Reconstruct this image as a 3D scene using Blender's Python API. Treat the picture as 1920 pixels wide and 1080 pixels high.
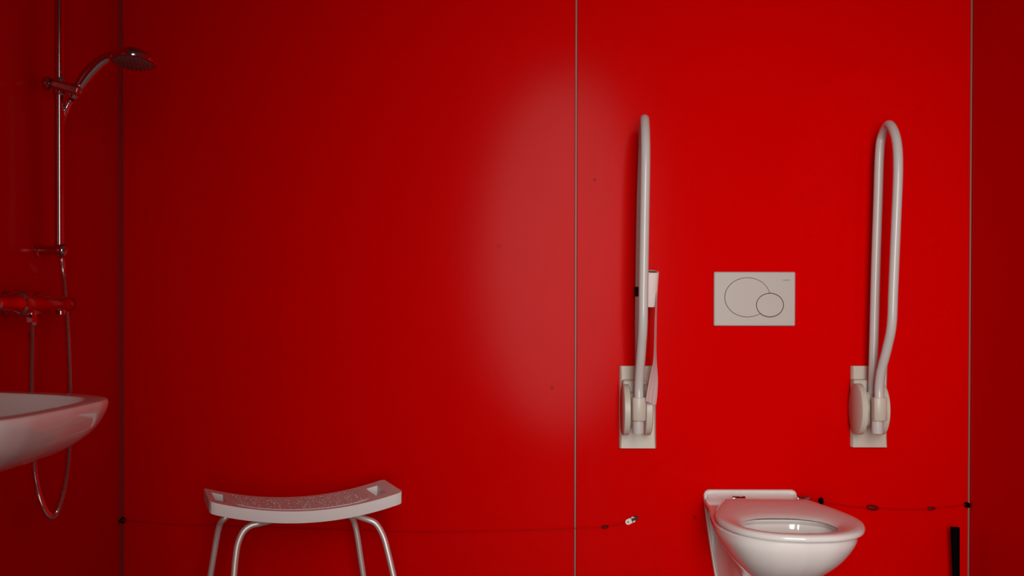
import bpy, bmesh, math, random
from mathutils import Vector, Matrix, Euler
random.seed(4)
C = bpy.context.scene.collection
for o in list(bpy.data.objects): bpy.data.objects.remove(o)
sc = bpy.context.scene

# ------------------------------------------------------------------ camera
F = 1835.0; CX = 960.0; CY = 606.0            # pixels of a 1920 x 1080 frame
CAM = Vector((0.0, 0.0, 0.982))
PITCH = 0.0093; ROLL = -0.0019
MR = Matrix.Rotation(ROLL, 3, 'Y') @ Matrix.Rotation(math.pi/2 - PITCH, 3, 'X')
cd = bpy.data.cameras.new('camera'); cam = bpy.data.objects.new('camera', cd); C.objects.link(cam)
cam.matrix_world = Matrix.Translation(CAM) @ MR.to_4x4()
cd.sensor_width = 36.0; cd.lens = F*36.0/1920.0
cd.shift_y = (CY-540.0)/1920.0
cd.clip_start = 0.02
cd.dof.use_dof = True; cd.dof.focus_distance = 2.75; cd.dof.aperture_fstop = 7.0
sc.camera = cam

def P(x, y, Y):
    """the point at depth Y seen at pixel x, y"""
    d = MR @ Vector(((x-CX)/F, (CY-y)/F, -1.0))
    t = (Y-CAM.y)/d.y
    return CAM + d*t

# ------------------------------------------------------------------ world, lights, exposure
w = bpy.data.worlds.new('world'); sc.world = w; w.use_nodes = True
w.node_tree.nodes['Background'].inputs[0].default_value = (0.8, 0.9, 1.0, 1)
w.node_tree.nodes['Background'].inputs[1].default_value = 0.05
sc.view_settings.view_transform = 'Standard'; sc.view_settings.look = 'None'
sc.view_settings.gamma = 1.0; sc.view_settings.use_curve_mapping = False
sc.view_settings.exposure = 0.02

XL, XR, YB, YF, ZC = -1.180, 1.383, 2.950, -0.70, 2.75

def area(name, x0, x1, z0, z1, y, power, col=(1, 0.97, 0.93), spread=180, yaw=0, tilt=0):
    l = bpy.data.lights.new(name, 'AREA'); l.shape = 'RECTANGLE'
    l.size = x1-x0; l.size_y = z1-z0; l.energy = power; l.color = col; l.spread = math.radians(spread)
    o = bpy.data.objects.new(name, l); C.objects.link(o)
    o.location = ((x0+x1)/2, y, (z0+z1)/2)
    o.rotation_euler = (math.radians(90+tilt), 0, math.radians(yaw))
    return o
# unseen window behind the camera, made oval so its sheen on the wall is oval
WX, WZ, WA, WB = 0.34, 1.36, 0.50, 1.16
for nm, pw, sp in (('daylight_direct', 13.5, 68), ('daylight_fill', 9.5, 180)):  # narrow beam aimed for the wall gradient, wide fill added to brighten the sink
    a_ = area(nm, WX-WA, WX+WA, WZ-WB, WZ+WB, YF+0.03, pw, spread=sp, yaw=-6.5, tilt=-7)
    a_.data.shape = 'ELLIPSE'

# ------------------------------------------------------------------ materials
def mat(name, col, rough=0.4, metal=0.0, spec=0.5, coat=0.0, coat_rough=0.05, bump=None, vary=None, sub=0.0):
    m = bpy.data.materials.new(name); m.use_nodes = True
    nt = m.node_tree; b = nt.nodes['Principled BSDF']
    b.inputs['Base Color'].default_value = (*col, 1)
    b.inputs['Roughness'].default_value = rough
    b.inputs['Metallic'].default_value = metal
    b.inputs['Specular IOR Level'].default_value = spec
    b.inputs['Coat Weight'].default_value = coat
    b.inputs['Coat Roughness'].default_value = coat_rough
    tc = nt.nodes.new('ShaderNodeTexCoord')
    if vary:
        n = nt.nodes.new('ShaderNodeTexNoise'); n.inputs['Scale'].default_value = vary[0]; n.inputs['Detail'].default_value = 5
        nt.links.new(tc.outputs['Object'], n.inputs['Vector'])
        mx = nt.nodes.new('ShaderNodeMix'); mx.data_type = 'RGBA'
        mx.inputs['A'].default_value = (*[c*(1-vary[1]) for c in col], 1)
        mx.inputs['B'].default_value = (*[min(1, c*(1+vary[1])) for c in col], 1)
        nt.links.new(n.outputs['Fac'], mx.inputs['Factor']); nt.links.new(mx.outputs['Result'], b.inputs['Base Color'])
    if bump:
        n = nt.nodes.new('ShaderNodeTexNoise'); n.inputs['Scale'].default_value = bump[0]; n.inputs['Detail'].default_value = 3
        nt.links.new(tc.outputs['Object'], n.inputs['Vector'])
        bp = nt.nodes.new('ShaderNodeBump'); bp.inputs['Strength'].default_value = bump[1]; bp.inputs['Distance'].default_value = bump[2]
        nt.links.new(n.outputs['Fac'], bp.inputs['Height']); nt.links.new(bp.outputs['Normal'], b.inputs['Normal'])
    return m

RED = (0.64, 0.0, 0.0)
def red_panel(name, marks=()):
    m = mat(name, RED, rough=0.17, spec=0.022, bump=(2.5, 0.12, 0.004))
    nt = m.node_tree; b = nt.nodes['Principled BSDF']
    tc = nt.nodes.new('ShaderNodeTexCoord')
    # slightly uneven gloss: wiped dust and water runs
    mp = nt.nodes.new('ShaderNodeMapping'); mp.inputs['Scale'].default_value = (9, 9, 1.6)
    nt.links.new(tc.outputs['Object'], mp.inputs['Vector'])
    n = nt.nodes.new('ShaderNodeTexNoise'); n.inputs['Scale'].default_value = 1.0; n.inputs['Detail'].default_value = 6
    nt.links.new(mp.outputs['Vector'], n.inputs['Vector'])
    r = nt.nodes.new('ShaderNodeMapRange'); r.inputs['To Min'].default_value = 0.13; r.inputs['To Max'].default_value = 0.19
    nt.links.new(n.outputs['Fac'], r.inputs['Value']); nt.links.new(r.outputs['Result'], b.inputs['Roughness'])
    # small dark chips and splashes, each with a place of its own on the panel
    prev = None
    for (p, rad, k) in marks:
        vd = nt.nodes.new('ShaderNodeVectorMath'); vd.operation = 'DISTANCE'
        vd.inputs[1].default_value = p
        nz = nt.nodes.new('ShaderNodeTexNoise'); nz.inputs['Scale'].default_value = 160
        nt.links.new(tc.outputs['Object'], nz.inputs['Vector'])
        nt.links.new(tc.outputs['Object'], vd.inputs[0])
        ad = nt.nodes.new('ShaderNodeMath'); ad.operation = 'MULTIPLY_ADD'
        nt.links.new(nz.outputs['Fac'], ad.inputs[0]); ad.inputs[1].default_value = rad*1.2
        nt.links.new(vd.outputs['Value'], ad.inputs[2])
        mr = nt.nodes.new('ShaderNodeMapRange')
        mr.inputs['From Min'].default_value = rad*1.1; mr.inputs['From Max'].default_value = rad*1.9
        mr.inputs['To Min'].default_value = k; mr.inputs['To Max'].default_value = 0
        nt.links.new(ad.outputs[0], mr.inputs['Value'])
        if prev is None: prev = mr.outputs['Result']
        else:
            mm = nt.nodes.new('ShaderNodeMath'); mm.operation = 'MAXIMUM'
            nt.links.new(prev, mm.inputs[0]); nt.links.new(mr.outputs['Result'], mm.inputs[1]); prev = mm.outputs[0]
    if prev:
        mx = nt.nodes.new('ShaderNodeMix'); mx.data_type = 'RGBA'
        mx.inputs['A'].default_value = (*RED, 1); mx.inputs['B'].default_value = (0.12, 0, 0, 1)
        nt.links.new(prev, mx.inputs['Factor']); nt.links.new(mx.outputs['Result'], b.inputs['Base Color'])
    return m

M_wall = red_panel('red_laminate')
M_panelL = red_panel('red_laminate_left_panel', [(tuple(P(1035, 727, YB)), 0.006, 0.5), (tuple(P(935, 462, YB)), 0.008, 0.18)])
M_panelR = red_panel('red_laminate_right_panel', [(tuple(P(1115, 337, YB)), 0.005, 0.6), (tuple(P(1303, 970, YB)), 0.005, 0.7)])
M_floor = mat('grey_vinyl_floor', (0.24, 0.20, 0.19), 0.5, vary=(40, 0.2))
M_ceil = mat('ceiling_paint', (0.22, 0.21, 0.21), 0.8, bump=(80, 0.1, 0.002))
M_alu = mat('joint_aluminium', (0.30, 0.13, 0.10), 0.5, metal=0.0)
M_seal = mat('dark_sealant', (0.26, 0.006, 0.006), 0.6)
M_frame = mat('window_frame_paint', (0.6, 0.6, 0.58), 0.4)
M_ceramic = mat('white_glazed_ceramic', (0.84, 0.83, 0.80), 0.075, spec=0.5, coat=0.3)
M_seat = mat('white_seat_plastic', (0.80, 0.80, 0.77), 0.16, spec=0.45)
M_plastic = mat('cream_plastic', (0.55, 0.52, 0.44), 0.38, spec=0.4)
M_tube = mat('white_coated_tube', (0.55, 0.54, 0.52), 0.28, spec=0.5)
M_flush = mat('white_flush_plastic', (0.49, 0.47, 0.43), 0.40, spec=0.4)
M_gap = mat('dark_gap_rubber', (0.06, 0.045, 0.04), 0.7)
M_print = mat('grey_print', (0.16, 0.14, 0.13), 0.6)
M_chrome = mat('chrome', (0.62, 0.58, 0.58), 0.09, metal=1.0)
M_chromed = mat('hose_chrome', (0.80, 0.74, 0.74), 0.13, metal=1.0)
M_black = mat('black_plastic', (0.012, 0.012, 0.012), 0.45, spec=0.3)
M_blackh = mat('matt_black_rubber', (0.002, 0.002, 0.002), 0.8, spec=0.02)
M_stool = mat('stool_white_plastic', (0.80, 0.77, 0.75), 0.42, spec=0.4)
M_pad = mat('stool_textured_plastic', (0.76, 0.74, 0.72), 0.30, spec=0.5, bump=(260, 0.8, 0.004))
M_leg = mat('brushed_aluminium', (0.80, 0.76, 0.72), 0.45, metal=0.6)
M_paper = mat('soft_white_paper', (0.78, 0.70, 0.68), 0.95, spec=0.1, bump=(300, 0.2, 0.001))
M_card = mat('brown_card_core', (0.16, 0.09, 0.06), 0.9)
M_cord = mat('red_cord', (0.50, 0.0, 0.0), 0.7, spec=0.1)
M_dred = mat('dark_red_plastic', (0.12, 0.002, 0.002), 0.6, spec=0.15)
M_white = mat('white_clip_plastic', (0.80, 0.80, 0.72), 0.35)

# ------------------------------------------------------------------ helpers
def tag(o, label=None, cat=None, group=None, kind=None):
    if label: o['label'] = label
    if cat: o['category'] = cat
    if group: o['group'] = group
    if kind: o['kind'] = kind
    return o
def thing(name, loc, label, cat, group=None):
    o = bpy.data.objects.new(name, None); C.objects.link(o); o.location = loc; o.empty_display_size = 0.05
    return tag(o, label, cat, group)
def obj(name, bm, m, parent=None, smooth=True, loc=None):
    """bm in world coordinates; parented parts keep their place"""
    bmesh.ops.recalc_face_normals(bm, faces=bm.faces[:])
    me = bpy.data.meshes.new(name); 
    org = Vector((0, 0, 0))
    root = parent
    while root is not None:
        org += root.location; root = root.parent
    off = org if parent is not None else Vector(loc or (0, 0, 0))
    bmesh.ops.translate(bm, verts=bm.verts[:], vec=-off)
    if smooth:
        for f in bm.faces: f.smooth = True
    bm.to_mesh(me); bm.free()
    me.materials.append(m)
    o = bpy.data.objects.new(name, me); C.objects.link(o)
    if parent is not None: o.parent = parent
    else: o.location = off
    if smooth:
        try: me.set_sharp_from_angle(angle=math.radians(38))
        except Exception: pass
    return o
def box(bm, x0, x1, y0, y1, z0, z1):
    v = [bm.verts.new(p) for p in ((x0,y0,z0),(x1,y0,z0),(x1,y1,z0),(x0,y1,z0),(x0,y0,z1),(x1,y0,z1),(x1,y1,z1),(x0,y1,z1))]
    for f in ((0,1,2,3),(4,5,6,7),(0,1,5,4),(1,2,6,5),(2,3,7,6),(3,0,4,7)): bm.faces.new([v[i] for i in f])
    return v
def NB(): return bmesh.new()
def bev(o, w, seg=2):
    m = o.modifiers.new('bevel', 'BEVEL'); m.width = w; m.segments = seg; m.limit_method = 'ANGLE'; m.angle_limit = math.radians(40)
    return o
def boxo(name, m, parent, x0, x1, y0, y1, z0, z1, b=0.0, loc=None):
    bm = NB(); box(bm, x0, x1, y0, y1, z0, z1); o = obj(name, bm, m, parent, smooth=b > 0, loc=loc)
    if b: bev(o, b)
    return o
def loft(bm, loops, closed=True, cap0=True, cap1=True):
    rings = [[bm.verts.new(p) for p in L] for L in loops]
    n = len(rings[0])
    for a, b in zip(rings, rings[1:]):
        for i in range(n if closed else n-1):
            j = (i+1) % n
            bm.faces.new((a[i], a[j], b[j], b[i]))
    if cap0: bm.faces.new(rings[0])
    if cap1: bm.faces.new(rings[-1])
    return rings
def catmull(pts, n):
    pts = [Vector(p) for p in pts]
    ext = [pts[0]*2-pts[1]] + pts + [pts[-1]*2-pts[-2]]
    out = []
    for i in range(1, len(ext)-2):
        p0, p1, p2, p3 = ext[i-1:i+3]
        for k in range(n):
            t = k/n
            out.append(0.5*((2*p1)+(p2-p0)*t+(2*p0-5*p1+4*p2-p3)*t*t+(3*p1-p0-3*p2+p3)*t**3))
    out.append(pts[-1]); return out
def resample(pts, step):
    L = [0]
    for a, b in zip(pts, pts[1:]): L.append(L[-1]+(b-a).length)
    n = max(2, int(L[-1]/step)); out = []; j = 0
    for i in range(n+1):
        s = L[-1]*i/n
        while j < len(L)-2 and L[j+1] < s: j += 1
        t = (s-L[j])/max(1e-9, L[j+1]-L[j]); out.append(pts[j].lerp(pts[j+1], min(1, max(0, t))))
    return out
def tube(bm, pts, r, seg=16, cap=True):
    pts = [Vector(p) for p in pts]; n = len(pts)
    rr = r if callable(r) else (lambda i: r)
    t0 = (pts[1]-pts[0]).normalized()
    up = Vector((0, 1, 0)) if abs(t0.y) < 0.9 else Vector((1, 0, 0))
    nrm = (up - t0*up.dot(t0)).normalized(); loops = []
    for i, p in enumerate(pts):
        t = (pts[min(i+1, n-1)]-pts[max(i-1, 0)]).normalized()
        nrm = (nrm - t*nrm.dot(t)).normalized(); bn = t.cross(nrm)
        loops.append([p + (nrm*math.cos(2*math.pi*k/seg)+bn*math.sin(2*math.pi*k/seg))*rr(i) for k in range(seg)])
    loft(bm, loops, True, cap, cap)
def lathe(bm, prof, origin, axis, seg=32):
    """prof: (radius, height along axis)"""
    a = Vector(axis).normalized(); up = Vector((0, 0, 1)) if abs(a.z) < 0.9 else Vector((1, 0, 0))
    u = (up-a*up.dot(a)).normalized(); v = a.cross(u); o = Vector(origin)
    loops = [[o+a*h+(u*math.cos(2*math.pi*k/seg)+v*math.sin(2*math.pi*k/seg))*max(r, 1e-5) for k in range(seg)] for r, h in prof]
    loft(bm, loops)
def halfloop(pts, n=10, c=0.0, rot=0.0, piv=(0, 0)):
    """pts (w, Y) from the front tip to the rear centre -> closed symmetric loop of (x, Y)"""
    h = catmull([Vector((a, b, 0)) for a, b in pts], n)
    right = [(max(0, q.x), q.y) for q in h]
    left = [(-a, b) for a, b in right[::-1][1:-1]]
    L = [(c+a, b) for a, b in right+left]
    if rot:
        cs, sn = math.cos(rot), math.sin(rot)
        L = [(piv[0]+(x-piv[0])*cs-(y-piv[1])*sn, piv[1]+(x-piv[0])*sn+(y-piv[1])*cs) for x, y in L]
    return L

# ------------------------------------------------------------------ room shell
boxo('floor', M_floor, None, XL-0.1, XR+0.1, YF-0.1, YB+0.1, -0.06, 0)['kind'] = 'structure'
boxo('ceiling', M_ceil, None, XL-0.1, XR+0.1, YF-0.1, YB+0.1, ZC, ZC+0.06)['kind'] = 'structure'
boxo('wall_left', M_wall, None, XL-0.06, XL, YF-0.1, YB+0.1, 0, ZC)['kind'] = 'structure'
boxo('wall_right', M_wall, None, XR, XR+0.06, YF-0.1, YB+0.1, 0, ZC)['kind'] = 'structure'
wb = boxo('wall_back', M_seal, None, XL, XR, YB+0.010, YB+0.08, 0, ZC); wb['kind'] = 'structure'
XS = (P(1079.5, 540, YB).x)
SEAM = 0.0035
def panel(x0, x1, m):
    bm = NB(); box(bm, x0, x1, YB, YB+0.010, 0, ZC)
    o = obj('panel', bm, m, None, smooth=True); bev(o, 0.0012, 2); o.parent = wb; return o
# joints lean as they do in the photograph by less than a millimetre, so plain boxes serve
panel(XL+0.006, XS-SEAM, M_panelL); panel(XS+SEAM, XR-0.004, M_panelR)
def oval(a, b, y, n=64): return [(WX+a*math.cos(2*math.pi*k/n), y, WZ+b*math.sin(2*math.pi*k/n)) for k in range(n)]
def rect_ring(y, n=64):
    L = []
    for k in range(n):
        c_, s_ = math.cos(2*math.pi*k/n), math.sin(2*math.pi*k/n); m_ = 1/max(abs(c_), abs(s_)); c_ *= m_; s_ *= m_
        L.append((WX+c_*(XR-WX if c_ > 0 else WX-XL), y, WZ+s_*(ZC-WZ if s_ > 0 else WZ)))
    return L
wf = NB(); loft(wf, [rect_ring(YF), oval(WA+0.03, WB+0.03, YF), oval(WA+0.03, WB+0.03, YF-0.08), rect_ring(YF-0.08), rect_ring(YF)], cap0=False, cap1=False)
obj('wall_front', wf, M_wall, None)['kind'] = 'structure'
wn = NB(); loft(wn, [oval(WA, WB, YF+0.015), oval(WA+0.045, WB+0.045, YF+0.015), oval(WA+0.045, WB+0.045, YF), oval(WA+0.03, WB+0.03, YF-0.06), oval(WA, WB, YF-0.06), oval(WA, WB, YF+0.015)], cap0=False, cap1=False)
obj('window_1', wn, M_frame, None)['kind'] = 'structure'  # unseen frame, its oval shape chosen for the wall sheen
t = boxo('trim_1', M_alu, None, XS-0.0022, XS+0.0022, YB+0.002, YB+0.010, 0, ZC); t['kind'] = 'structure'
t = boxo('trim_2', M_alu, None, XR-0.0062, XR-0.001, YB-0.003, YB+0.009, 0, ZC, 0.001); t['kind'] = 'structure'
bm = NB(); loft(bm, [[(XL, YB, z), (XL+0.009, YB, z), (XL, YB-0.012, z)] for z in (0, ZC)])
obj('trim_3', bm, M_seal, None, smooth=False)['kind'] = 'structure'

# ------------------------------------------------------------------ wall-hung toilet
TC = 0.712
toi = thing('wall_hung_toilet', (TC, YB, 0.0), 'white wall-hung ceramic toilet below the flush plate, seat down and no lid', 'toilet')
def rim(z, pts): return [(x, y, z) for x, y in halfloop(pts, 8, TC)]
top = [(0, 2.355), (0.085, 2.372), (0.150, 2.43), (0.178, 2.54), (0.170, 2.66), (0.150, 2.80), (0.137, 2.915), (0.10, 2.925), (0, 2.925)]
def lvl(z, s, front, rear, rearw):
    # shrink widths by s, squeeze the depth range into front..rear
    out = []
    for w_, y in top:
        k = (y-2.355)/(2.925-2.355)
        ww = w_*s*(1-(1-rearw)*max(0, (k-0.45)/0.55))
        out.append((ww, front+(rear-front)*k))
    return rim(z, out)
bm = NB()
opening = [(0, 2.385), (0.070, 2.400), (0.118, 2.45), (0.130, 2.51), (0.118, 2.575), (0.07, 2.615), (0.045, 2.622), (0.02, 2.625), (0, 2.625)]
def inn(z, s, yo=0): return rim(z, [(w_*s, 2.505+(y-2.505)*s+yo) for w_, y in opening])
loops = [inn(0.268, 0.08, 0.07), inn(0.270, 0.25, 0.07), inn(0.290, 0.42, 0.065), inn(0.315, 0.58, 0.045), inn(0.345, 0.74, 0.028), inn(0.375, 0.88, 0.012), inn(0.400, 0.97, 0.003), inn(0.418, 1.03), inn(0.428, 0.98), inn(0.431, 1.0),
         lvl(0.4325, 0.965, 2.365, 2.925, 1.0), lvl(0.4275, 0.99, 2.358, 2.925, 1.0), lvl(0.415, 0.99, 2.358, 2.925, 0.99),
         lvl(0.400, 0.955, 2.364, 2.91, 0.96), lvl(0.385, 0.905, 2.372, 2.90, 0.92), lvl(0.365, 0.835, 2.387, 2.89, 0.88), lvl(0.345, 0.755, 2.408, 2.885, 0.86), lvl(0.325, 0.665, 2.436, 2.88, 0.86),
         lvl(0.305, 0.575, 2.470, 2.88, 0.88), lvl(0.285, 0.50, 2.510, 2.88, 0.92), lvl(0.26, 0.43, 2.560, 2.88, 0.98), lvl(0.23, 0.38, 2.615, 2.88, 1.05), lvl(0.19, 0.34, 2.665, 2.89, 1.15), lvl(0.15, 0.32, 2.71, 2.90, 1.2), lvl(0.11, 0.30, 2.75, 2.92, 1.2), lvl(0.095, 0.2, 2.78, 2.92, 1.2)]
loft(bm, loops)
obj('bowl', bm, M_ceramic, toi)
# trap body between bowl and wall
bm = NB(); loops = []
for Y, hw, zt, zb in ((2.93, 0.104, 0.425, 0.10), (2.89, 0.088, 0.415, 0.10), (2.82, 0.080, 0.40, 0.11), (2.72, 0.075, 0.38, 0.15), (2.64, 0.05, 0.34, 0.2)):
    L = []
    for k in range(28):
        a = 2*math.pi*k/28; cx, sx = math.cos(a), math.sin(a)
        taper = 1.0 if sx > 0 else 1-0.35*abs(sx)
        L.append((TC+hw*taper*math.copysign(abs(cx)**0.5, cx), Y, (zt+zb)/2+(zt-zb)/2*math.copysign(abs(sx)**0.6, sx)))
    loops.append(L)
loft(bm, loops); obj('trap_body', bm, M_ceramic, toi)
# flange against the wall, with its rolled edge
FLC = 0.717
def flo(hw, zt, zb, Y, taper):
    pts = []
    r = 0.018
    hb = hw*taper
    base = [(0, zt)]
    for k in range(7):
        a = math.pi/2*(1-k/6); base.append((hw-r+r*math.cos(a), zt-r+r*math.sin(a)))
    for k in range(1, 9):
        q = k/8; base.append((hw+(hb-hw)*(q**1.25), zt-r+(zb+r-zt+r)*q))
    for k in range(1, 7):
        a = -math.pi/2*k/6; base.append((hb-r+r*math.cos(a), zb+r+r*math.sin(a)))
    base.append((0, zb))
    right = base; left = [(-a, b) for a, b in right[::-1][1:-1]]
    return [(FLC+a, Y, b) for a, b in right+left]
bm = NB()
loft(bm, [flo(0.137, 0.4535, 0.075, YB-0.0005, 0.62), flo(0.140, 0.456, 0.072, YB-0.006, 0.62), flo(0.140, 0.456, 0.072, YB-0.015, 0.62),
          flo(0.1375, 0.4535, 0.0745, YB-0.019, 0.62), flo(0.1335, 0.4495, 0.079, YB-0.018, 0.62), flo(0.130, 0.446, 0.083, YB-0.013, 0.61), flo(0.10, 0.425, 0.12, YB-0.014, 0.6)])
obj('wall_flange', bm, M_ceramic, toi)
bm = NB()   # cove between flange and the top shelf
loft(bm, [[(FLC+s*0.131, y, z) for (y, z) in ((YB-0.01, 0.447), (YB-0.020, 0.444), (YB-0.030, 0.437), (YB-0.042, 0.4325), (YB-0.045, 0.42), (YB-0.01, 0.42))] for s in (-1, -0.5, 0, 0.5, 1)])
obj('rear_shelf', bm, M_ceramic, toi)
# the seat, sitting a few degrees askew on its hinges
SR = -0.052; SP = (0.712, 2.345)
so = [(0, 2.342), (0.080, 2.357), (0.145, 2.41), (0.180, 2.50), (0.184, 2.59), (0.162, 2.70), (0.128, 2.815), (0.116, 2.842), (0.06, 2.847), (0, 2.847)]
si = [(0, 2.398), (0.060, 2.408), (0.102, 2.44), (0.120, 2.485), (0.119, 2.525), (0.100, 2.57), (0.060, 2.602), (0.03, 2.610), (0.012, 2.612), (0, 2.612)]
def SO(d, z):
    L = halfloop(so, 8, 0.712, SR, SP); Li = halfloop(si, 8, 0.707, SR*0.3, SP)
    return [(a[0]+(b[0]-a[0])*d, a[1]+(b[1]-a[1])*d, z) for a, b in zip(L, Li)]
bm = NB()
ring = loft(bm, [SO(0.03, 0.4355), SO(0.0, 0.4375), SO(-0.01, 0.4425), SO(0.03, 0.4475), SO(0.12, 0.4505), SO(0.32, 0.4515), SO(0.62, 0.4495), SO(0.86, 0.4455), SO(0.96, 0.4415), SO(1.0, 0.4375), SO(0.97, 0.4350)], cap0=False, cap1=False)
n = len(ring[0])
for i in range(n): bm.faces.new((ring[0][i], ring[0][(i+1) % n], ring[-1][(i+1) % n], ring[-1][i]))
obj('seat', bm, M_seat, toi)
for px in (1385, 1507):
    q = P(px, 937, 2.862)
    bm = NB(); lathe(bm, [(0.0, -0.019), (0.006, -0.019), (0.0065, -0.017), (0.0065, 0.003), (0.005, 0.004), (0.005, 0.008), (0.0065, 0.009), (0.0065, 0.017), (0.006, 0.019), (0, 0.019)], (q.x, 2.862, 0.4435), (1, 0, 0), 16)
    lathe(bm, [(0, -0.012), (0.008, -0.012), (0.008, 0.0), (0.006, 0.002), (0, 0.002)], (q.x, 2.868, 0.4425), (0, 0, 1), 16)
    obj('hinge', bm, M_chrome, toi)
# water in the bowl
bm = NB(); f = bm.faces.new([bm.verts.new(p) for p in inn(0.289, 0.415, 0.065)]); 
obj('water', bm, mat('water_surface', (0.55, 0.56, 0.55), 0.02, spec=0.5), toi)

# ------------------------------------------------------------------ flush plate
fc = P(1413.5, 560.5, YB)
fp = thing('flush_plate', (fc.x, YB, fc.z), 'white rectangular flush plate with two round push buttons on the wall above the toilet', 'flush plate')
hw, hh = 0.1225, 0.0815
fr = YB-0.012
def ell(cx, cz, a, b, n=64, y=fr): return [(cx+a*math.cos(2*math.pi*k/n), y, cz+b*math.sin(2*math.pi*k/n)) for k in range(n)]
def Q(x, y): p = P(x, y, fr); return p.x, p.z
c1 = Q(1401.5, 557.5); c2 = Q(1443.5, 572)
a1, b1 = 0.0682, 0.0590; a2, b2 = 0.0405, 0.0352
o = boxo('face_plate', M_flush, fp, fc.x-hw, fc.x+hw, YB-0.011, YB, fc.z-hh, fc.z+hh, 0.004)
def plate_out(o, A):  # round off
    return o
# buttons stand proud by a hair; the joint around each is a dark rubber ring lying in the plate
def button(name, outline, d):
    bm = NB(); cx = sum(p[0] for p in outline)/len(outline); cz = sum(p[1] for p in outline)/len(outline)
    def L(s, y): return [(cx+(x-cx)*s, y, cz+(z-cz)*s) for x, z in outline]
    loft(bm, [L(1, YB-0.010), L(1, YB-0.0118-d), L(0.988, YB-0.0125-d), L(0.5, YB-0.0127-d)])
    return obj(name, bm, M_flush, fp)
def inside2(x, z, g): return ((x-c2[0])/(a2+g))**2+((z-c2[1])/(b2+g))**2 < 1
N = 160; gap = 0.0010
big = []
for k in range(N):
    a = 2*math.pi*k/N; big.append((c1[0]+(a1-gap)*math.cos(a), c1[1]+(b1-gap)*math.sin(a)))
keep = [not inside2(x, z, gap) for x, z in big]
s = next(i for i in range(N) if keep[i] and not keep[i-1])
arc = [big[(s+i) % N] for i in range(N) if keep[(s+i) % N]]
# close along the small ellipse, going the inner way
pa, pb = arc[-1], arc[0]
ta = math.atan2((pa[1]-c2[1])/(b2+gap), (pa[0]-c2[0])/(a2+gap)); tb = math.atan2((pb[1]-c2[1])/(b2+gap), (pb[0]-c2[0])/(a2+gap))
def sweep(ta, tb):
    d = (tb-ta) % (2*math.pi); mid = ta+d/2
    x, z = c2[0]+a2*math.cos(mid), c2[1]+b2*math.sin(mid)
    if ((x-c1[0])/a1)**2+((z-c1[1])/b1)**2 > 1: d -= 2*math.pi
    return d
d = sweep(ta, tb)
inner = [(c2[0]+(a2+gap)*math.cos(ta+d*i/30), c2[1]+(b2+gap)*math.sin(ta+d*i/30)) for i in range(1, 30)]
def flatbutton(name, outline):
    bm = NB()
    f0 = bm.faces.new([bm.verts.new((x, YB-0.0122, z)) for x, z in outline])
    r = bmesh.ops.extrude_face_region(bm, geom=[f0]); vs = [v for v in r['geom'] if isinstance(v, bmesh.types.BMVert)]
    bmesh.ops.translate(bm, verts=vs, vec=(0, 0.003, 0))
    return obj(name, bm, M_flush, fp)
flatbutton('full_flush_button', arc+inner)
flatbutton('small_flush_button', [(c2[0]+(a2-gap)*math.cos(2*math.pi*k/72), c2[1]+(b2-gap)*math.sin(2*math.pi*k/72)) for k in range(72)])
def ringmesh(name, pts, wdt):
    bm = NB(); n = len(pts); A = []; B = []
    for i in range(n):
        p0 = Vector((*pts[i-1], 0)); p1 = Vector((*pts[(i+1) % n], 0)); t_ = (p1-p0).normalized(); nn = Vector((t_.y, -t_.x, 0)); p = Vector((*pts[i], 0))
        A.append(bm.verts.new(((p+nn*wdt).x, YB-0.01135, (p+nn*wdt).y))); B.append(bm.verts.new(((p-nn*wdt).x, YB-0.01135, (p-nn*wdt).y)))
    for i in range(n): bm.faces.new((A[i], A[(i+1) % n], B[(i+1) % n], B[i]))
    r = bmesh.ops.extrude_face_region(bm, geom=bm.faces[:]); vs = [v for v in r['geom'] if isinstance(v, bmesh.types.BMVert)]
    bmesh.ops.translate(bm, verts=vs, vec=(0, 0.002, 0))
    return obj(name, bm, M_gap, fp, smooth=False)
ringmesh('button_joint', arc+inner, 0.0017)
ringmesh('button_joint', [(c2[0]+a2*math.cos(2*math.pi*k/72), c2[1]+b2*math.sin(2*math.pi*k/72)) for k in range(72)], 0.0017)
# small raised lettering
cu = bpy.data.curves.new('lettering', 'FONT'); cu.body = 'GEBERIT'; cu.size = 0.0062; cu.align_x = 'CENTER'; cu.align_y = 'CENTER'; cu.extrude = 0.0002
to = bpy.data.objects.new('lettering_source', cu); C.objects.link(to)
bpy.context.view_layer.update()
me = bpy.data.meshes.new_from_object(to.evaluated_get(bpy.context.evaluated_depsgraph_get())); bpy.data.objects.remove(to)
me.materials.clear(); me.materials.append(M_print)
tp = Q(1475.5, 525.5)
lo = bpy.data.objects.new('lettering', me); C.objects.link(lo); lo.parent = fp
lo.location = Vector((tp[0], YB-0.0111, tp[1]))-fp.location; lo.rotation_euler = (math.pi/2, 0, 0)

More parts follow.
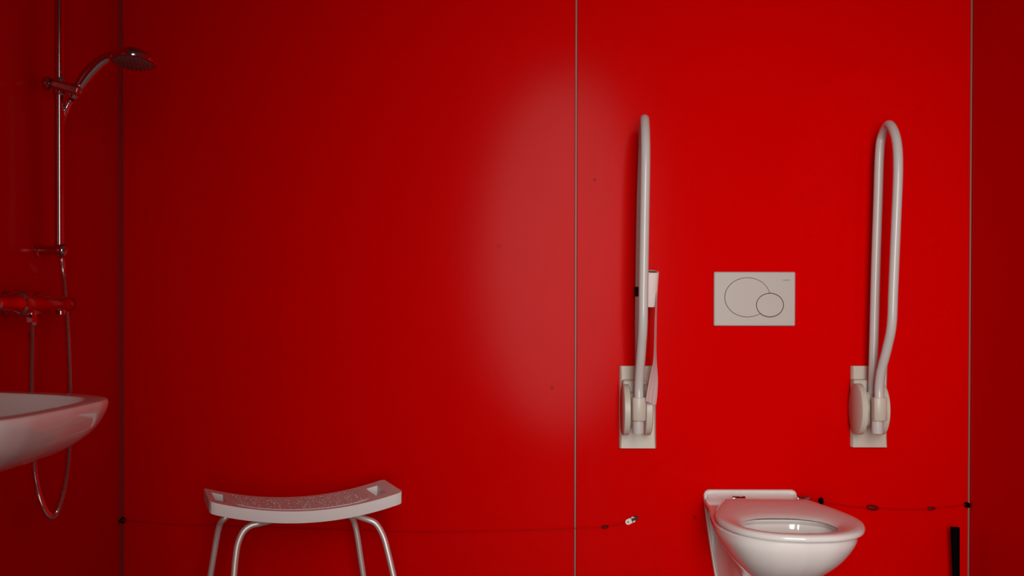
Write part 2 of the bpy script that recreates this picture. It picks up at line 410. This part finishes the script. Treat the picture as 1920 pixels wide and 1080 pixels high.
# ------------------------------------------------------------------ fold-up grab rails
RT = 0.0133
def rail(name, label, plate, hub, rear, front):
    """plate px box; hub px centre; pixel paths of the two legs (x, y, Y)"""
    pc = P((plate[0]+plate[1])/2, (plate[2]+plate[3])/2, YB)
    R = thing(name, (pc.x, YB, pc.z), label, 'grab rail', 'fold-up grab rails beside the toilet')
    a = P(plate[0], plate[2], YB-0.018); b = P(plate[1], plate[3], YB-0.018)
    x0, x1, z0, z1 = a.x, b.x, b.z, a.z
    bm = NB(); loops = []
    for k in range(13):                               # waisted wall plate with a dished front
        q = k/12; z = z0+(z1-z0)*q; s = math.sin(math.pi*q)**0.6; ins = 0.0035*s; th = 0.016+0.004*abs(2*q-1)**2
        loops.append([(x0, YB-0.0005, z), (x1, YB-0.0005, z), (x1-ins*0.4, YB-th*0.6, z), (x1-0.004-ins, YB-th, z), (x0+0.004+ins, YB-th, z), (x0+ins*0.4, YB-th*0.6, z)])
    loft(bm, loops); o = obj('wall_plate', bm, M_plastic, R); bev(o, 0.0015, 2)
    h = P(hub[0], hub[1]+8, 2.80); hx = h.x; hz = h.z; hy = 2.878
    def disc(xa, xb, ry, rz, nm, m=M_plastic, yc=hy):
        bm = NB(); sg = 48; dx = xb-xa
        prof = [(0.0, 0.02), (0.0, 0.93), (0.12, 1.0), (0.88, 1.0), (1.0, 0.93), (1.0, 0.02)]
        loft(bm, [[(xa+dx*p, yc+ry*s_*math.cos(2*math.pi*k/sg), hz+rz*s_*math.sin(2*math.pi*k/sg)) for k in range(sg)] for p, s_ in prof])
        return obj(nm, bm, m, R)
    disc(hx-0.041, hx-0.0205, 0.060, 0.075, 'side_disc'); disc(hx+0.0215, hx+0.043, 0.060, 0.075, 'side_disc')
    disc(hx-0.0205, hx+0.0205, 0.040, 0.052, 'pivot_drum')
    # bracket arms behind the discs, into the plate
    boxo('bracket', M_plastic, R, hx-0.036, hx+0.036, 2.90, YB-0.012, hz-0.050, hz+0.085, 0.006)
    # sleeve that takes the front leg
    e = P(front[-1][0], front[-1][1], front[-1][2])
    bm = NB(); lathe(bm, [(0, -0.066), (0.017, -0.066), (0.019, -0.063), (0.0195, -0.004), (0.018, 0.0), (0.0, 0.0)], (e.x, e.y, e.z), (0, 0, 1), 28)
    for v in bm.verts: v.co.x = e.x+max(-0.0185, min(0.0185, (v.co.x-e.x)*1.25))
    obj('sleeve', bm, M_plastic, R)
    bm = NB(); lathe(bm, [(0, -0.105), (0.0155, -0.105), (0.0165, -0.10), (0.0165, -0.062), (0, -0.062)], (e.x, e.y+0.012, e.z), (0, 0, 1), 24)
    obj('pivot_pin', bm, M_tube, R)
    path = [P(*p) for p in rear]+[P(*p) for p in front]
    path.append(path[-1]+Vector((0, 0.0, -0.02)))
    bm = NB(); tube(bm, resample(catmull(path, 10), 0.006), RT, 20); obj('rail_tube', bm, M_tube, R)
    return R
rail('grab_rail', 'white fold-up grab rail with open loop, right of the toilet near the corner', (1598, 1665, 686, 839), (1647.5, 764),
     [(1636, 770, 2.87), (1637, 700, 2.87), (1639, 620, 2.87), (1642, 500, 2.87), (1646, 380, 2.87), (1649, 290, 2.87), (1654, 255, 2.865)],
     [(1667, 234, 2.805), (1680, 259, 2.745), (1684, 312, 2.72), (1680, 420, 2.72), (1675, 540, 2.72), (1672, 608, 2.725), (1664, 650, 2.75), (1652, 697, 2.785), (1648.5, 725, 2.80), (1648.5, 745, 2.80)])
rail('grab_rail', 'white fold-up grab rail left of the toilet, holding the paper roll', (1162, 1231, 686, 841), (1199, 765),
     [(1199, 770, 2.87), (1199, 690, 2.87), (1199, 600, 2.87), (1200, 500, 2.87), (1202, 380, 2.87), (1205, 290, 2.87), (1206, 250, 2.862)],
     [(1208.5, 223, 2.805), (1210, 250, 2.745), (1210.5, 300, 2.72), (1208.5, 420, 2.72), (1206.5, 540, 2.72), (1205.5, 608, 2.725), (1203, 650, 2.75), (1199.5, 697, 2.785), (1198, 725, 2.80), (1198, 745, 2.80)])

# paper holder clipped on the left rail, roll and hanging sheet
k0 = P(1200, 547, 2.87)
ph = thing('paper_holder', tuple(k0), 'black clip holding the toilet roll on the left grab rail', 'holder')
bm = NB(); lathe(bm, [(0.0134, -0.014), (0.0175, -0.014), (0.0175, 0.014), (0.0134, 0.014)], k0, (0, 0, 1), 28)
obj('clip', bm, M_black, ph)
rc = P(1218.5, 541, 2.82); ax = Vector((0.03, -0.24, 1)).normalized()
bm = NB(); tube(bm, [k0+Vector((0.012, -0.01, 0)), (k0+rc)/2+Vector((0.006, 0, -0.01)), rc+ax*-0.058], 0.003, 10)
tube(bm, [rc+ax*-0.058, rc+ax*0.045], 0.003, 10)
obj('spindle', bm, M_black, ph)
tr = thing('toilet_roll', tuple(rc), 'nearly used white toilet roll hanging behind the left grab rail with its sheet trailing down', 'toilet paper')
bm = NB(); lathe(bm, [(0.0190, -0.050), (0.0222, -0.050), (0.0226, -0.049), (0.0226, 0.049), (0.0222, 0.050), (0.0190, 0.050), (0.0190, -0.050)], rc, ax, 40)
bm2 = bm; bmesh.ops.delete(bm2, geom=[f for f in bm2.faces if len(f.verts) > 8], context='FACES_ONLY')
obj('paper', bm2, M_paper, tr)
bm = NB(); lathe(bm, [(0.0178, -0.0505), (0.0189, -0.0505), (0.0189, 0.0495), (0.0178, 0.0495), (0.0178, -0.0505)], rc, ax, 40)
bmesh.ops.delete(bm, geom=[f for f in bm.faces if len(f.verts) > 8], context='FACES_ONLY')
obj('card_core', bm, M_card, tr)
rows = [(548, 1230.0, 2.795, 1232.5, 2.860), (575, 1229, 2.79, 1232, 2.86), (600, 1227.5, 2.79, 1231.5, 2.86), (630, 1227, 2.79, 1231, 2.86), (660, 1226, 2.79, 1230.5, 2.86),
        (682, 1224.5, 2.78, 1231.5, 2.85), (700, 1219, 2.772, 1233, 2.84), (715, 1216.5, 2.77, 1233.5, 2.835), (732, 1213.5, 2.768, 1232.5, 2.83), (746, 1211.5, 2.767, 1230.5, 2.83), (753, 1211, 2.766, 1229, 2.83)]
bm = NB(); grid = []
for i, (y, xl, yl, xr, yr) in enumerate(rows):
    r_ = []
    for k in range(15):
        q = k/14; dy = 8*q if i > 8 else 0
        wob = 0.0035*math.sin(q*17+i*0.35)*(min(1, max(0.15, (i-3)/4)))
        r_.append(bm.verts.new(P(xl+(xr-xl)*q, y+dy, yl+(yr-yl)*q)+Vector((wob*0.5, wob, 0))))
    grid.append(r_)
for a, b in zip(grid, grid[1:]):
    for k in range(14): bm.faces.new((a[k], a[k+1], b[k+1], b[k]))
o = obj('hanging_sheet', bm, M_paper, tr); sm = o.modifiers.new('thickness', 'SOLIDIFY'); sm.thickness = 0.0007
sb = o.modifiers.new('smooth', 'SUBSURF'); sb.levels = 1; sb.render_levels = 1

# ------------------------------------------------------------------ emergency pull cords along the back wall
YC = YB-0.012
def cordpath(pts, n=8): return catmull([P(x, y, Y) for x, y, Y in pts], n)
pc = thing('pull_cord', tuple(P(231, 975, YC)), 'thin red emergency cord strung low along the wall behind the shower stool', 'cord', )
bm = NB(); tube(bm, cordpath([(228, 975, YC), (320, 983, YC), (460, 987, YC), (640, 994, YC), (800, 997.5, YC), (960, 995, YC), (1078, 991, YC), (1135, 988, YC), (1174, 980, YC), (1198, 972, YC)]), 0.0011, 8)
obj('cord', bm, M_cord, pc)
bm = NB(); q = P(230, 975, YB)
lathe(bm, [(0, 0), (0.010, 0), (0.011, 0.004), (0.007, 0.009), (0.0045, 0.013), (0.006, 0.018), (0.004, 0.022), (0, 0.022)], q, (0, -1, 0), 20)
obj('eyelet', bm, M_black, pc)
def toggle(x, y, L, r, parent, m, ang=8, Y=YC):
    q = P(x, y, Y); a = math.radians(ang); bm = NB()
    lathe(bm, [(0, -L/2), (r*0.5, -L/2), (r*0.8, -L*0.38), (r, -L*0.1), (r*0.95, L*0.15), (r*0.6, L*0.4), (0, L/2)], q, (math.cos(a), 0, math.sin(a)), 18)
    return obj('toggle', bm, m, parent)
toggle(1135, 988, 0.022, 0.0052, pc, M_dred)
# white tag with a hole, on its dark hook
q = P(1181, 977, YC-0.004); A = math.radians(25); u = Vector((math.cos(A), 0, math.sin(A))); v = Vector((-math.sin(A), 0, math.cos(A)))
def platemesh(outline, y0, y1, hole=None):
    bm = NB(); 
    def PT(a, b, y): p = q+u*a+v*b; return (p.x, y, p.z)
    if hole:
        n = len(outline); hc, hr = hole
        hp = [(hc+hr*math.cos(math.atan2(b, a-hc)), hr*math.sin(math.atan2(b, a-hc))) for a, b in outline]
        R = [[bm.verts.new(PT(a, b, y)) for a, b in L] for L, y in ((outline, y0), (outline, y1), (hp, y1), (hp, y0))]
        for i in range(4):
            A_, B_ = R[i], R[(i+1) % 4]
            for k in range(n): bm.faces.new((A_[k], A_[(k+1) % n], B_[(k+1) % n], B_[k]))
    else: loft(bm, [[PT(a, b, y) for a, b in outline] for y in (y0, y1)])
    return bm
ol = [(-0.006+0.0085*math.cos(t_), 0.0085*math.sin(t_)) for t_ in [math.pi/2+math.pi*k/14 for k in range(15)]]+[(0.002, -0.0082), (0.0055, -0.0080), (0.0055, 0), (0.0055, 0.0080), (0.002, 0.0082)]
o = obj('tag', platemesh(ol, q.y-0.002, q.y+0.002, (-0.006, 0.0024)), M_white, pc, smooth=False); bev(o, 0.0005)
bm = platemesh([(0.0075, 0.0035), (0.0075, 0.0085), (0.014, 0.0085), (0.0165, 0.0035), (0.0140, 0.0030), (0.0125, 0.0060), (0.0095, 0.0060), (0.0095, 0.0035)], q.y-0.002, q.y+0.002)
o = obj('tag_claw', bm, M_white, pc, smooth=False)
bm = platemesh([(0.0075, -0.0085), (0.0075, -0.0045), (0.0135, -0.0035), (0.0150, -0.0060), (0.0125, -0.0085)], q.y-0.002, q.y+0.002)
o = obj('tag_claw', bm, M_white, pc, smooth=False)
bm = platemesh([(0.004, -0.0055), (0.004, 0.0055), (0.016, 0.0062), (0.0285, 0.0025), (0.0285, -0.002), (0.016, -0.0055)], q.y+0.002, q.y+0.009)
o = obj('hook', bm, M_black, pc, smooth=False); bev(o, 0.001)

pd = thing('pull_cord', tuple(P(1812, 946, YC)), 'thin red emergency cord on the wall right of the toilet, ending at the corner', 'cord')
bm = NB(); tube(bm, cordpath([(1540, 940, YC), (1590, 949, YC), (1636, 952, YC), (1690, 955, YC), (1748, 953.5, YC), (1790, 949.5, YC), (1812, 946, YC)]), 0.0011, 8)
obj('cord', bm, M_cord, pd)
bm = NB(); q = P(1811.5, 946, YB)
lathe(bm, [(0, 0), (0.007, 0), (0.0085, 0.004), (0.006, 0.009), (0.0075, 0.014), (0.004, 0.018), (0, 0.018)], q, (0, -1, 0), 20)
obj('eyelet', bm, M_blackh, pd)
bm = NB(); q = P(1540, 940, YB-0.02); lathe(bm, [(0, -0.012), (0.005, -0.010), (0.0065, 0), (0.005, 0.010), (0, 0.012)], q, (0, 0, 1), 20)
lathe(bm, [(0.004, 0.0), (0.004, 0.022)], q, (0, 1, 0), 12)
obj('eyelet', bm, M_blackh, pd)
toggle(1637, 952, 0.036, 0.0082, pd, M_dred, -8); toggle(1747, 953.5, 0.024, 0.0052, pd, M_dred, 6)

# ------------------------------------------------------------------ toilet brush by the right corner
bp = P(1791, 1035, 2.892)
tb = thing('toilet_brush', (bp.x, 2.892, 0), 'black toilet brush with flat handle standing in the right corner', 'toilet brush')
bm = NB(); zt = P(1790, 988.5, 2.892).z
loft(bm, [[(bp.x+cx+sx*hw_, 2.892+sy*0.006, z) for sx, sy in ((-1, -1), (1, -1), (1, 1), (-1, 1))] for z, hw_, cx in ((0.12, 0.0075, 0.003), (0.213, 0.0088, 0.003), (zt, 0.0118, -0.001))])
o = obj('handle', bm, M_blackh, tb); bev(o, 0.001)
bm = NB(); lathe(bm, [(0, 0), (0.040, 0), (0.046, 0.006), (0.047, 0.09), (0.041, 0.135), (0.020, 0.150), (0, 0.150)], (bp.x+0.003, 2.892, 0), (0, 0, 1), 32)
obj('holder', bm, M_black, tb)

# ------------------------------------------------------------------ shower stool
SC = Vector((-0.560, 2.614, 0)); TH = math.radians(17.2); UX = Vector((math.cos(TH), math.sin(TH), 0)); TV = TH+math.radians(4.5); UY = Vector((-math.sin(TV), math.cos(TV), 0))
SL, SD = 0.245, 0.105; ZE, ZD = 0.5115, 0.0375
def zs(u): return ZE-ZD*(1-(abs(u)/SL)**2.0)
def S(u, v, dz=0): p = SC+UX*u+UY*v; return Vector((p.x, p.y, zs(u)+dz))
st = thing('shower_stool', (SC.x, SC.y, 0), 'white plastic shower stool with curved seat and bent aluminium legs', 'stool')
SLOT = (-0.228, -0.199, 0.184, 0.214)
us = sorted(set([round(-SL+2*SL*k/40, 5) for k in range(41)]+list(SLOT)))
vs_ = [-SD, -0.09, -0.075, -0.055, -0.035, 0, 0.035, 0.055, 0.075, 0.09, SD]
us = [u_ for i, u_ in enumerate(us) if not any(0 < abs(u_-h) < 0.004 for h in SLOT)]
bm = NB(); g = {}
CR = 0.012
for i, u_ in enumerate(us):
    for j, v_ in enumerate(vs_):
        uu, vv = u_, v_
        if i in (0, len(us)-1) and j in (0, len(vs_)-1): uu = u_*(1-0.004/SL); vv = v_*(1-0.004/SD)
        g[i, j] = bm.verts.new(S(uu, vv))
for i in range(len(us)-1):
    for j in range(len(vs_)-1):
        um = (us[i]+us[i+1])/2; vm = (vs_[j]+vs_[j+1])/2
        if (SLOT[0] < um < SLOT[1] or SLOT[2] < um < SLOT[3]) and abs(vm) < 0.055: continue
        bm.faces.new((g[i, j], g[i+1, j], g[i+1, j+1], g[i, j+1]))
bmesh.ops.recalc_face_normals(bm, faces=bm.faces[:])
if sum(f.normal.z for f in bm.faces) < 0: bmesh.ops.reverse_faces(bm, faces=bm.faces[:])
be = [e for e in bm.edges if e.is_boundary]
r_ = bmesh.ops.extrude_edge_only(bm, edges=be)
bmesh.ops.translate(bm, verts=[v for v in r_['geom'] if isinstance(v, bmesh.types.BMVert)], vec=(0, 0, -0.031))
o = obj('seat', bm, M_stool, st); m_ = o.modifiers.new('wall', 'SOLIDIFY'); m_.thickness = 0.005; m_.offset = -1; bev(o, 0.0045, 3)
# raised textured pad
bm = NB(); g = {}; nu, nv = 40, 12; PU, PV = 0.176, 0.084
for i in range(nu+1):
    for j in range(nv+1):
        a, b = -1+2*i/nu, -1+2*j/nv
        # squircle so the pad has rounded corners
        uu = PU*a*math.sqrt(1-0.10*b*b*abs(a)**4); vv = PV*b*math.sqrt(1-0.35*abs(a)**6*b*b)
        g[i, j] = bm.verts.new(S(uu-0.006, vv, 0.0016))
for i in range(nu):
    for j in range(nv): bm.faces.new((g[i, j], g[i+1, j], g[i+1, j+1], g[i, j+1]))
if sum((f.normal_update() or f.normal.z) for f in bm.faces) < 0: bmesh.ops.reverse_faces(bm, faces=bm.faces[:])
bmesh.ops.solidify(bm, geom=bm.faces[:], thickness=0.003)
o = obj('seat_pad', bm, M_pad, st); bev(o, 0.0012, 2)
bm = NB()                                     # anti-slip nubs
for a in range(34):
    for b in range(13):
        if random.random() < 0.35: continue
        u_ = -0.162+0.0094*a+random.uniform(-0.004, 0.004); v_ = -0.068+0.0112*b+random.uniform(-0.004, 0.004); k_ = random.uniform(0.4, 1.1)
        c_ = S(u_-0.006, v_, 0.0014); lathe(bm, [(0.0024*k_, 0), (0.0021*k_, 0.0006*k_), (0.0012*k_, 0.0012*k_), (0.0003, 0.0014*k_)], c_, (0, 0, 1), 7)
obj('nubs', bm, M_pad, st)['kind'] = 'stuff'
TR = 0.0081
def leg(pts, bend, foot_y):
    top_ = [P(*p) for p in pts]
    d_ = (top_[-1]-top_[-2]); k_ = -top_[-1].z/d_.z
    pts3 = catmull([Vector(b) for b in bend]+top_, 8)
    end = top_[-1]+d_*k_*1.0; end.z = 0.012
    pts3 = resample(pts3, 0.006)+[end]
    bm = NB(); tube(bm, pts3, TR, 16); l = obj('leg', bm, M_leg, st)
    bm = NB(); lathe(bm, [(0, -0.012), (0.012, -0.012), (0.013, -0.008), (0.010, 0.02), (TR+0.0004, 0.024), (0, 0.024)], end, (0, 0, 1), 18); obj('rubber_foot', bm, M_black, l)
def under(u_, v_, d=-0.018): return S(u_, v_, d)
leg([(489, 981, 2.525), (471, 985, 2.52), (456, 997, 2.513), (446, 1020, 2.506), (441.5, 1048, 2.50), (439, 1076, 2.495)], [under(0.0, -0.060), under(-0.06, -0.066), under(-0.09, -0.076, -0.029)], 0)
leg([(686, 973, 2.605), (705, 982, 2.61), (719, 1006, 2.61), (728, 1038, 2.605), (737, 1076, 2.60)], [under(0.0, -0.045), under(0.06, -0.060), under(0.10, -0.068, -0.024)], 0)
leg([(421, 972, 2.60), (412, 984, 2.61), (406, 1010, 2.62), (401, 1040, 2.625), (395, 1076, 2.63)], [under(0.0, 0.060), under(-0.10, 0.066), under(-0.15, 0.06, -0.022)], 0)
leg([(657, 968, 2.75), (665, 982, 2.765), (671, 1010, 2.77), (675.5, 1040, 2.775), (681, 1076, 2.78)], [under(0.0, 0.045), under(0.06, 0.06), under(0.10, 0.066, -0.024)], 0)

# ------------------------------------------------------------------ shower rail, slider, hand shower, hose, mixer
YR = 2.433
rb = P(112, 470, YR); XR_ = rb.x
sr = thing('shower_rail', (XL, YR, 1.1), 'vertical chrome shower rail with slider on the left wall', 'shower rail')
ztop = 2.02
bm = NB(); tube(bm, [Vector((XR_, YR, rb.z-0.012)), Vector((XR_, YR, 1.4)), Vector((XR_, YR, ztop))], 0.0113, 24); obj('rail', bm, M_chrome, sr)
def bracket(z):
    bm = NB(); lathe(bm, [(0, 0), (0.0165, 0), (0.0175, 0.003), (0.0165, 0.006), (0.0125, 0.008), (0.0118, 0.040), (0.013, 0.045), (0, 0.045)], (XL, YR, z), (1, 0, 0), 28)
    lathe(bm, [(0, 0), (0.012, 0.0), (0.0165, 0.004), (0.018, 0.012), (0.018, 0.020), (0.0155, 0.028), (0.009, 0.0325), (0, 0.0335)], (XR_-0.012, YR, z), (1, 0, 0), 28)
    obj('wall_bracket', bm, M_chrome, sr)
bracket(rb.z); bracket(ztop-0.01)
s0 = P(111, 163, YR)
sl = bm = NB()
lathe(bm, [(0, -0.021), (0.014, -0.021), (0.016, -0.018), (0.016, 0.018), (0.014, 0.021), (0, 0.021)], s0, (0, 0, 1), 28)
obj('slider', bm, M_chrome, sr)
bm = NB(); d0 = Vector((-1, 0, 0.12)).normalized()
lathe(bm, [(0, 0), (0.010, 0), (0.010, 0.012), (0.0165, 0.014), (0.018, 0.018), (0.018, 0.027), (0.015, 0.031), (0, 0.032)], s0+Vector((-0.006, 0, 0.005)), d0, 28)
obj('clamp_knob', bm, M_chrome, sr)
p0 = P(104, 159, YR-0.020); p1 = P(146, 170, YR-0.018)
bm = NB(); dd = (p1-p0).normalized(); up = Vector((-dd.z, 0, dd.x))
loft(bm, [[p+up*a*hh_+Vector((0, b*0.011, 0)) for a, b in ((-1, -0.6), (-0.6, -1), (0.6, -1), (1, -0.6), (1, 1), (-1, 1))] for p, hh_ in ((p0-dd*0.004, 0.009), (p0, 0.0115), (p0.lerp(p1, 0.5), 0.0118), (p1, 0.013), (p1+dd*0.004, 0.010))])
o = obj('holder_arm', bm, M_chrome, sr); bev(o, 0.002, 2)
c0 = P(141, 172, YR-0.004); hd = (P(168, 136, YR-0.004)-c0).normalized()
bm = NB(); lathe(bm, [(0.0135, -0.014), (0.0165, -0.014), (0.0185, 0.012), (0.0165, 0.014), (0.0145, 0.012), (0.0135, -0.014)], c0, hd, 28)
bmesh.ops.delete(bm, geom=[f for f in bm.faces if len(f.verts) > 8], context='FACES_ONLY'); obj('holder_cup', bm, M_chrome, sr)
hs = thing('hand_shower', tuple(c0), 'chrome hand shower resting in the slider of the rail', 'hand shower')
hp = resample(catmull([P(138, 178, YR-0.004), P(147, 165, YR-0.004), P(163, 142, YR-0.004), P(180, 124, YR-0.004), P(197, 111, YR-0.004), P(212, 105, YR-0.004), P(226, 103, YR-0.004)], 8), 0.005)
nh = len(hp)
bm = NB(); tube(bm, hp, lambda i: 0.0112+0.0052*math.sin(math.pi*min(1, i/nh*1.15))**1 + (0.001 if i > nh*0.85 else 0), 20); obj('handle', bm, M_chrome, hs)
hc = P(250, 110, YR-0.004); an = Vector((-0.03, -0.13, -1)).normalized()
bm = NB(); lathe(bm, [(0, -0.024), (0.014, -0.0235), (0.030, -0.019), (0.045, -0.009), (0.0545, 0.002), (0.056, 0.007), (0.0545, 0.011), (0, 0.011)], hc, an, 48); obj('head', bm, M_chrome, hs)
bm = NB(); lathe(bm, [(0, 0), (0.046, 0), (0.048, 0.0012), (0.046, 0.0022), (0, 0.003)], hc+an*0.0105, an, 48); obj('spray_face', bm, mat('grey_spray_face', (0.22, 0.18, 0.18), 0.35, metal=0.5), hs)
bm = NB()
for rr_, nn_ in ((0.010, 6), (0.020, 12), (0.030, 18), (0.040, 24)):
    e1 = an.orthogonal().normalized(); e2 = an.cross(e1)
    for k in range(nn_):
        a = 2*math.pi*k/nn_; lathe(bm, [(0.0016, 0), (0.0012, 0.002), (0.0002, 0.0022)], hc+an*0.0125+(e1*math.cos(a)+e2*math.sin(a))*rr_, an, 6)
obj('nozzles', bm, bpy.data.materials['grey_spray_face'], hs)['kind'] = 'stuff'

# mixer
mx0 = P(130, 573, 2.476); XM = mx0.x; ZM = 1.0050
mi = thing('shower_mixer', (XL, 2.34, ZM), 'chrome thermostatic shower mixer bar on the left wall below the rail', 'shower mixer')
bm = NB(); lathe(bm, [(0, 0.0), (0.0165, 0.0), (0.0185, 0.003), (0.0185, 0.05), (0.0178, 0.052), (0.0185, 0.054), (0.0185, 0.214), (0.0178, 0.216), (0.019, 0.219), (0.019, 0.235), (0, 0.235)], (XM, 2.478, ZM), (0, -1, 0), 32)
obj('body', bm, M_chrome, mi)
bm = NB(); lathe(bm, [(0, 0), (0.023, 0), (0.029, 0.004), (0.030, 0.012), (0.030, 0.034), (0.026, 0.038), (0, 0.039)], (XM, 2.243, ZM-0.001), (0, -1, 0), 32)
obj('control_knob', bm, M_chrome, mi)
bm = NB(); lathe(bm, [(0, 0), (0.026, 0), (0.024, 0.010), (0.019, 0.030), (0.0165, 0.060), (0.0165, 0.085), (0.014, 0.090), (0, 0.091)], (XM, 2.207, ZM-0.001), (0, -1, 0), 32)
obj('temperature_handle', bm, M_chrome, mi)
for yy in (2.435, 2.285):
    bm = NB(); lathe(bm, [(0, 0), (0.030, 0), (0.030, 0.004), (0.026, 0.010), (0.017, 0.014), (0.016, 0.05), (0, 0.05)], (XL, yy, ZM), (1, 0, 0), 28); obj('wall_flange', bm, M_chrome, mi)
bm = NB(); lathe(bm, [(0, 0), (0.012, 0), (0.012, 0.022), (0, 0.022)], (XM, 2.43, ZM-0.004), (0, 0, -1), 20); obj('underside_stop', bm, M_chrome, mi)
ho = P(59.5, 600, 2.281)
bm = NB(); lathe(bm, [(0, 0), (0.0115, 0), (0.0115, 0.010), (0, 0.010)], (ho.x, 2.281, ZM-0.016), (0, 0, -1), 20); obj('hose_outlet', bm, M_chrome, mi)

# hose
sh = thing('shower_hose', (ho.x, 2.30, 0.6), 'ribbed chrome shower hose hanging in a loop behind the sink', 'hose')
hpts = [(59.5, 612, 2.281), (59, 660, 2.282), (58.5, 740, 2.285), (60, 810, 2.29), (63, 865, 2.30), (68, 905, 2.315), (76, 938, 2.335), (86, 960, 2.36), (96, 969, 2.385), (106, 960, 2.41), (116, 932, 2.43), (123, 898, 2.445), (128, 860, 2.455),
        (131, 800, 2.465), (131, 740, 2.475), (129.5, 680, 2.49), (127, 620, 2.505), (123, 565, 2.51), (119, 515, 2.505), (115.5, 478, 2.475), (113.5, 430, 2.468), (113.5, 340, 2.465), (115, 260, 2.462), (119, 222, 2.455), (126, 200, 2.437), (134, 187, 2.43)]
hr = resample(catmull([P(*p) for p in hpts], 12), 0.00125)
bm = NB(); tube(bm, hr, lambda i: 0.0074+0.0008*math.cos(2*math.pi*i/4), 12); obj('hose', bm, M_chromed, sh)
bm = NB(); q = P(59.5, 597, 2.281)
lathe(bm, [(0, -0.016), (0.0095, -0.016), (0.0115, -0.010), (0.0125, -0.009), (0.0125, 0.008), (0.0115, 0.010), (0, 0.010)], (q.x, 2.281, q.z), (0, 0, 1), 6); obj('hose_nut', bm, M_chromed, sh)

# ------------------------------------------------------------------ sink on the left wall
SKY = 1.39
sk = thing('sink', (XL, SKY, 0.75), 'white wall-hung ceramic sink at the left edge', 'sink')
ZR = 0.8455
half = []
OUT = [(0.555, 0), (0.553, 0.07), (0.549, 0.125), (0.532, 0.178), (0.475, 0.232), (0.385, 0.272), (0.291, 0.302), (0.15, 0.330), (0, 0.342)]
INN = [(0.531, 0), (0.529, 0.07), (0.521, 0.120), (0.496, 0.165), (0.440, 0.205), (0.360, 0.240), (0.270, 0.268), (0.17, 0.280), (0.12, 0.26), (0.10, 0.20), (0.10, 0.10), (0.10, 0)]
def mirror_loop(half, z, sx, sy, ox=0.0, close=False):
    h = catmull([Vector((a, b, 0)) for a, b in half], 6)
    up = [(q.x, q.y) for q in h]; dn = [(a, -b) for a, b in up[::-1]]
    dn = dn[1:-1] if close else dn[:-1]
    return [(XL+ox+(a-ox)*sx, SKY+b*sy, z) for a, b in up+dn]
bm = NB()
outer = [(0.729, 0.20, 0.28), (0.732, 0.38, 0.48), (0.7375, 0.56, 0.64), (0.746, 0.71, 0.765), (0.758, 0.825, 0.86), (0.773, 0.895, 0.915), (0.789, 0.94, 0.95), (0.803, 0.966, 0.972), (0.818, 0.984, 0.988), (0.832, 0.996, 0.997), (0.8420, 1.0, 1.0), (0.8468, 0.996, 0.997), (0.8480, 0.985, 0.988)]
fine = [tuple(q) for q in catmull([Vector(t_) for t_ in outer[:-2]], 4)]+outer[-2:]
loft(bm, [mirror_loop(OUT, z, a, b) for z, a, b in fine], cap0=True, cap1=False)
inner_ = [(0.8478, 1.0, 1.0), (0.8455, 0.99, 0.99), (0.835, 0.98, 0.975), (0.80, 0.94, 0.93), (0.775, 0.84, 0.80), (0.759, 0.62, 0.58), (0.754, 0.3, 0.3)]
loft(bm, [mirror_loop(INN, z, a, b, 0.28, True) for z, a, b in inner_], cap0=False, cap1=True)
# flat rim between the two outlines
eo = [v for v in bm.verts if abs(v.co.z-0.8480) < 1e-6]; ei = [v for v in bm.verts if abs(v.co.z-0.8478) < 1e-6]
ed = [e for e in bm.edges if e.is_boundary and ((e.verts[0] in eo and e.verts[1] in eo) or (e.verts[0] in ei and e.verts[1] in ei))]
bmesh.ops.bridge_loops(bm, edges=ed)
obj('basin', bm, M_ceramic, sk)
bm = NB(); lathe(bm, [(0, 0), (0.023, 0), (0.023, 0.003), (0.018, 0.004), (0, 0.002)], (XL+0.26, SKY, 0.754), (0, 0, 1), 28); obj('drain', bm, M_chrome, sk)
bm = NB(); lathe(bm, [(0, 0), (0.022, 0), (0.022, 0.12), (0, 0.12)], (XL+0.26, SKY, 0.60), (0, 0, 1), 24)
tube(bm, catmull([Vector((XL+0.26, SKY, 0.60)), Vector((XL+0.24, SKY, 0.56)), Vector((XL+0.12, SKY, 0.57)), Vector((XL, SKY, 0.57))], 8), 0.016, 16); obj('waste_trap', bm, M_chrome, sk)
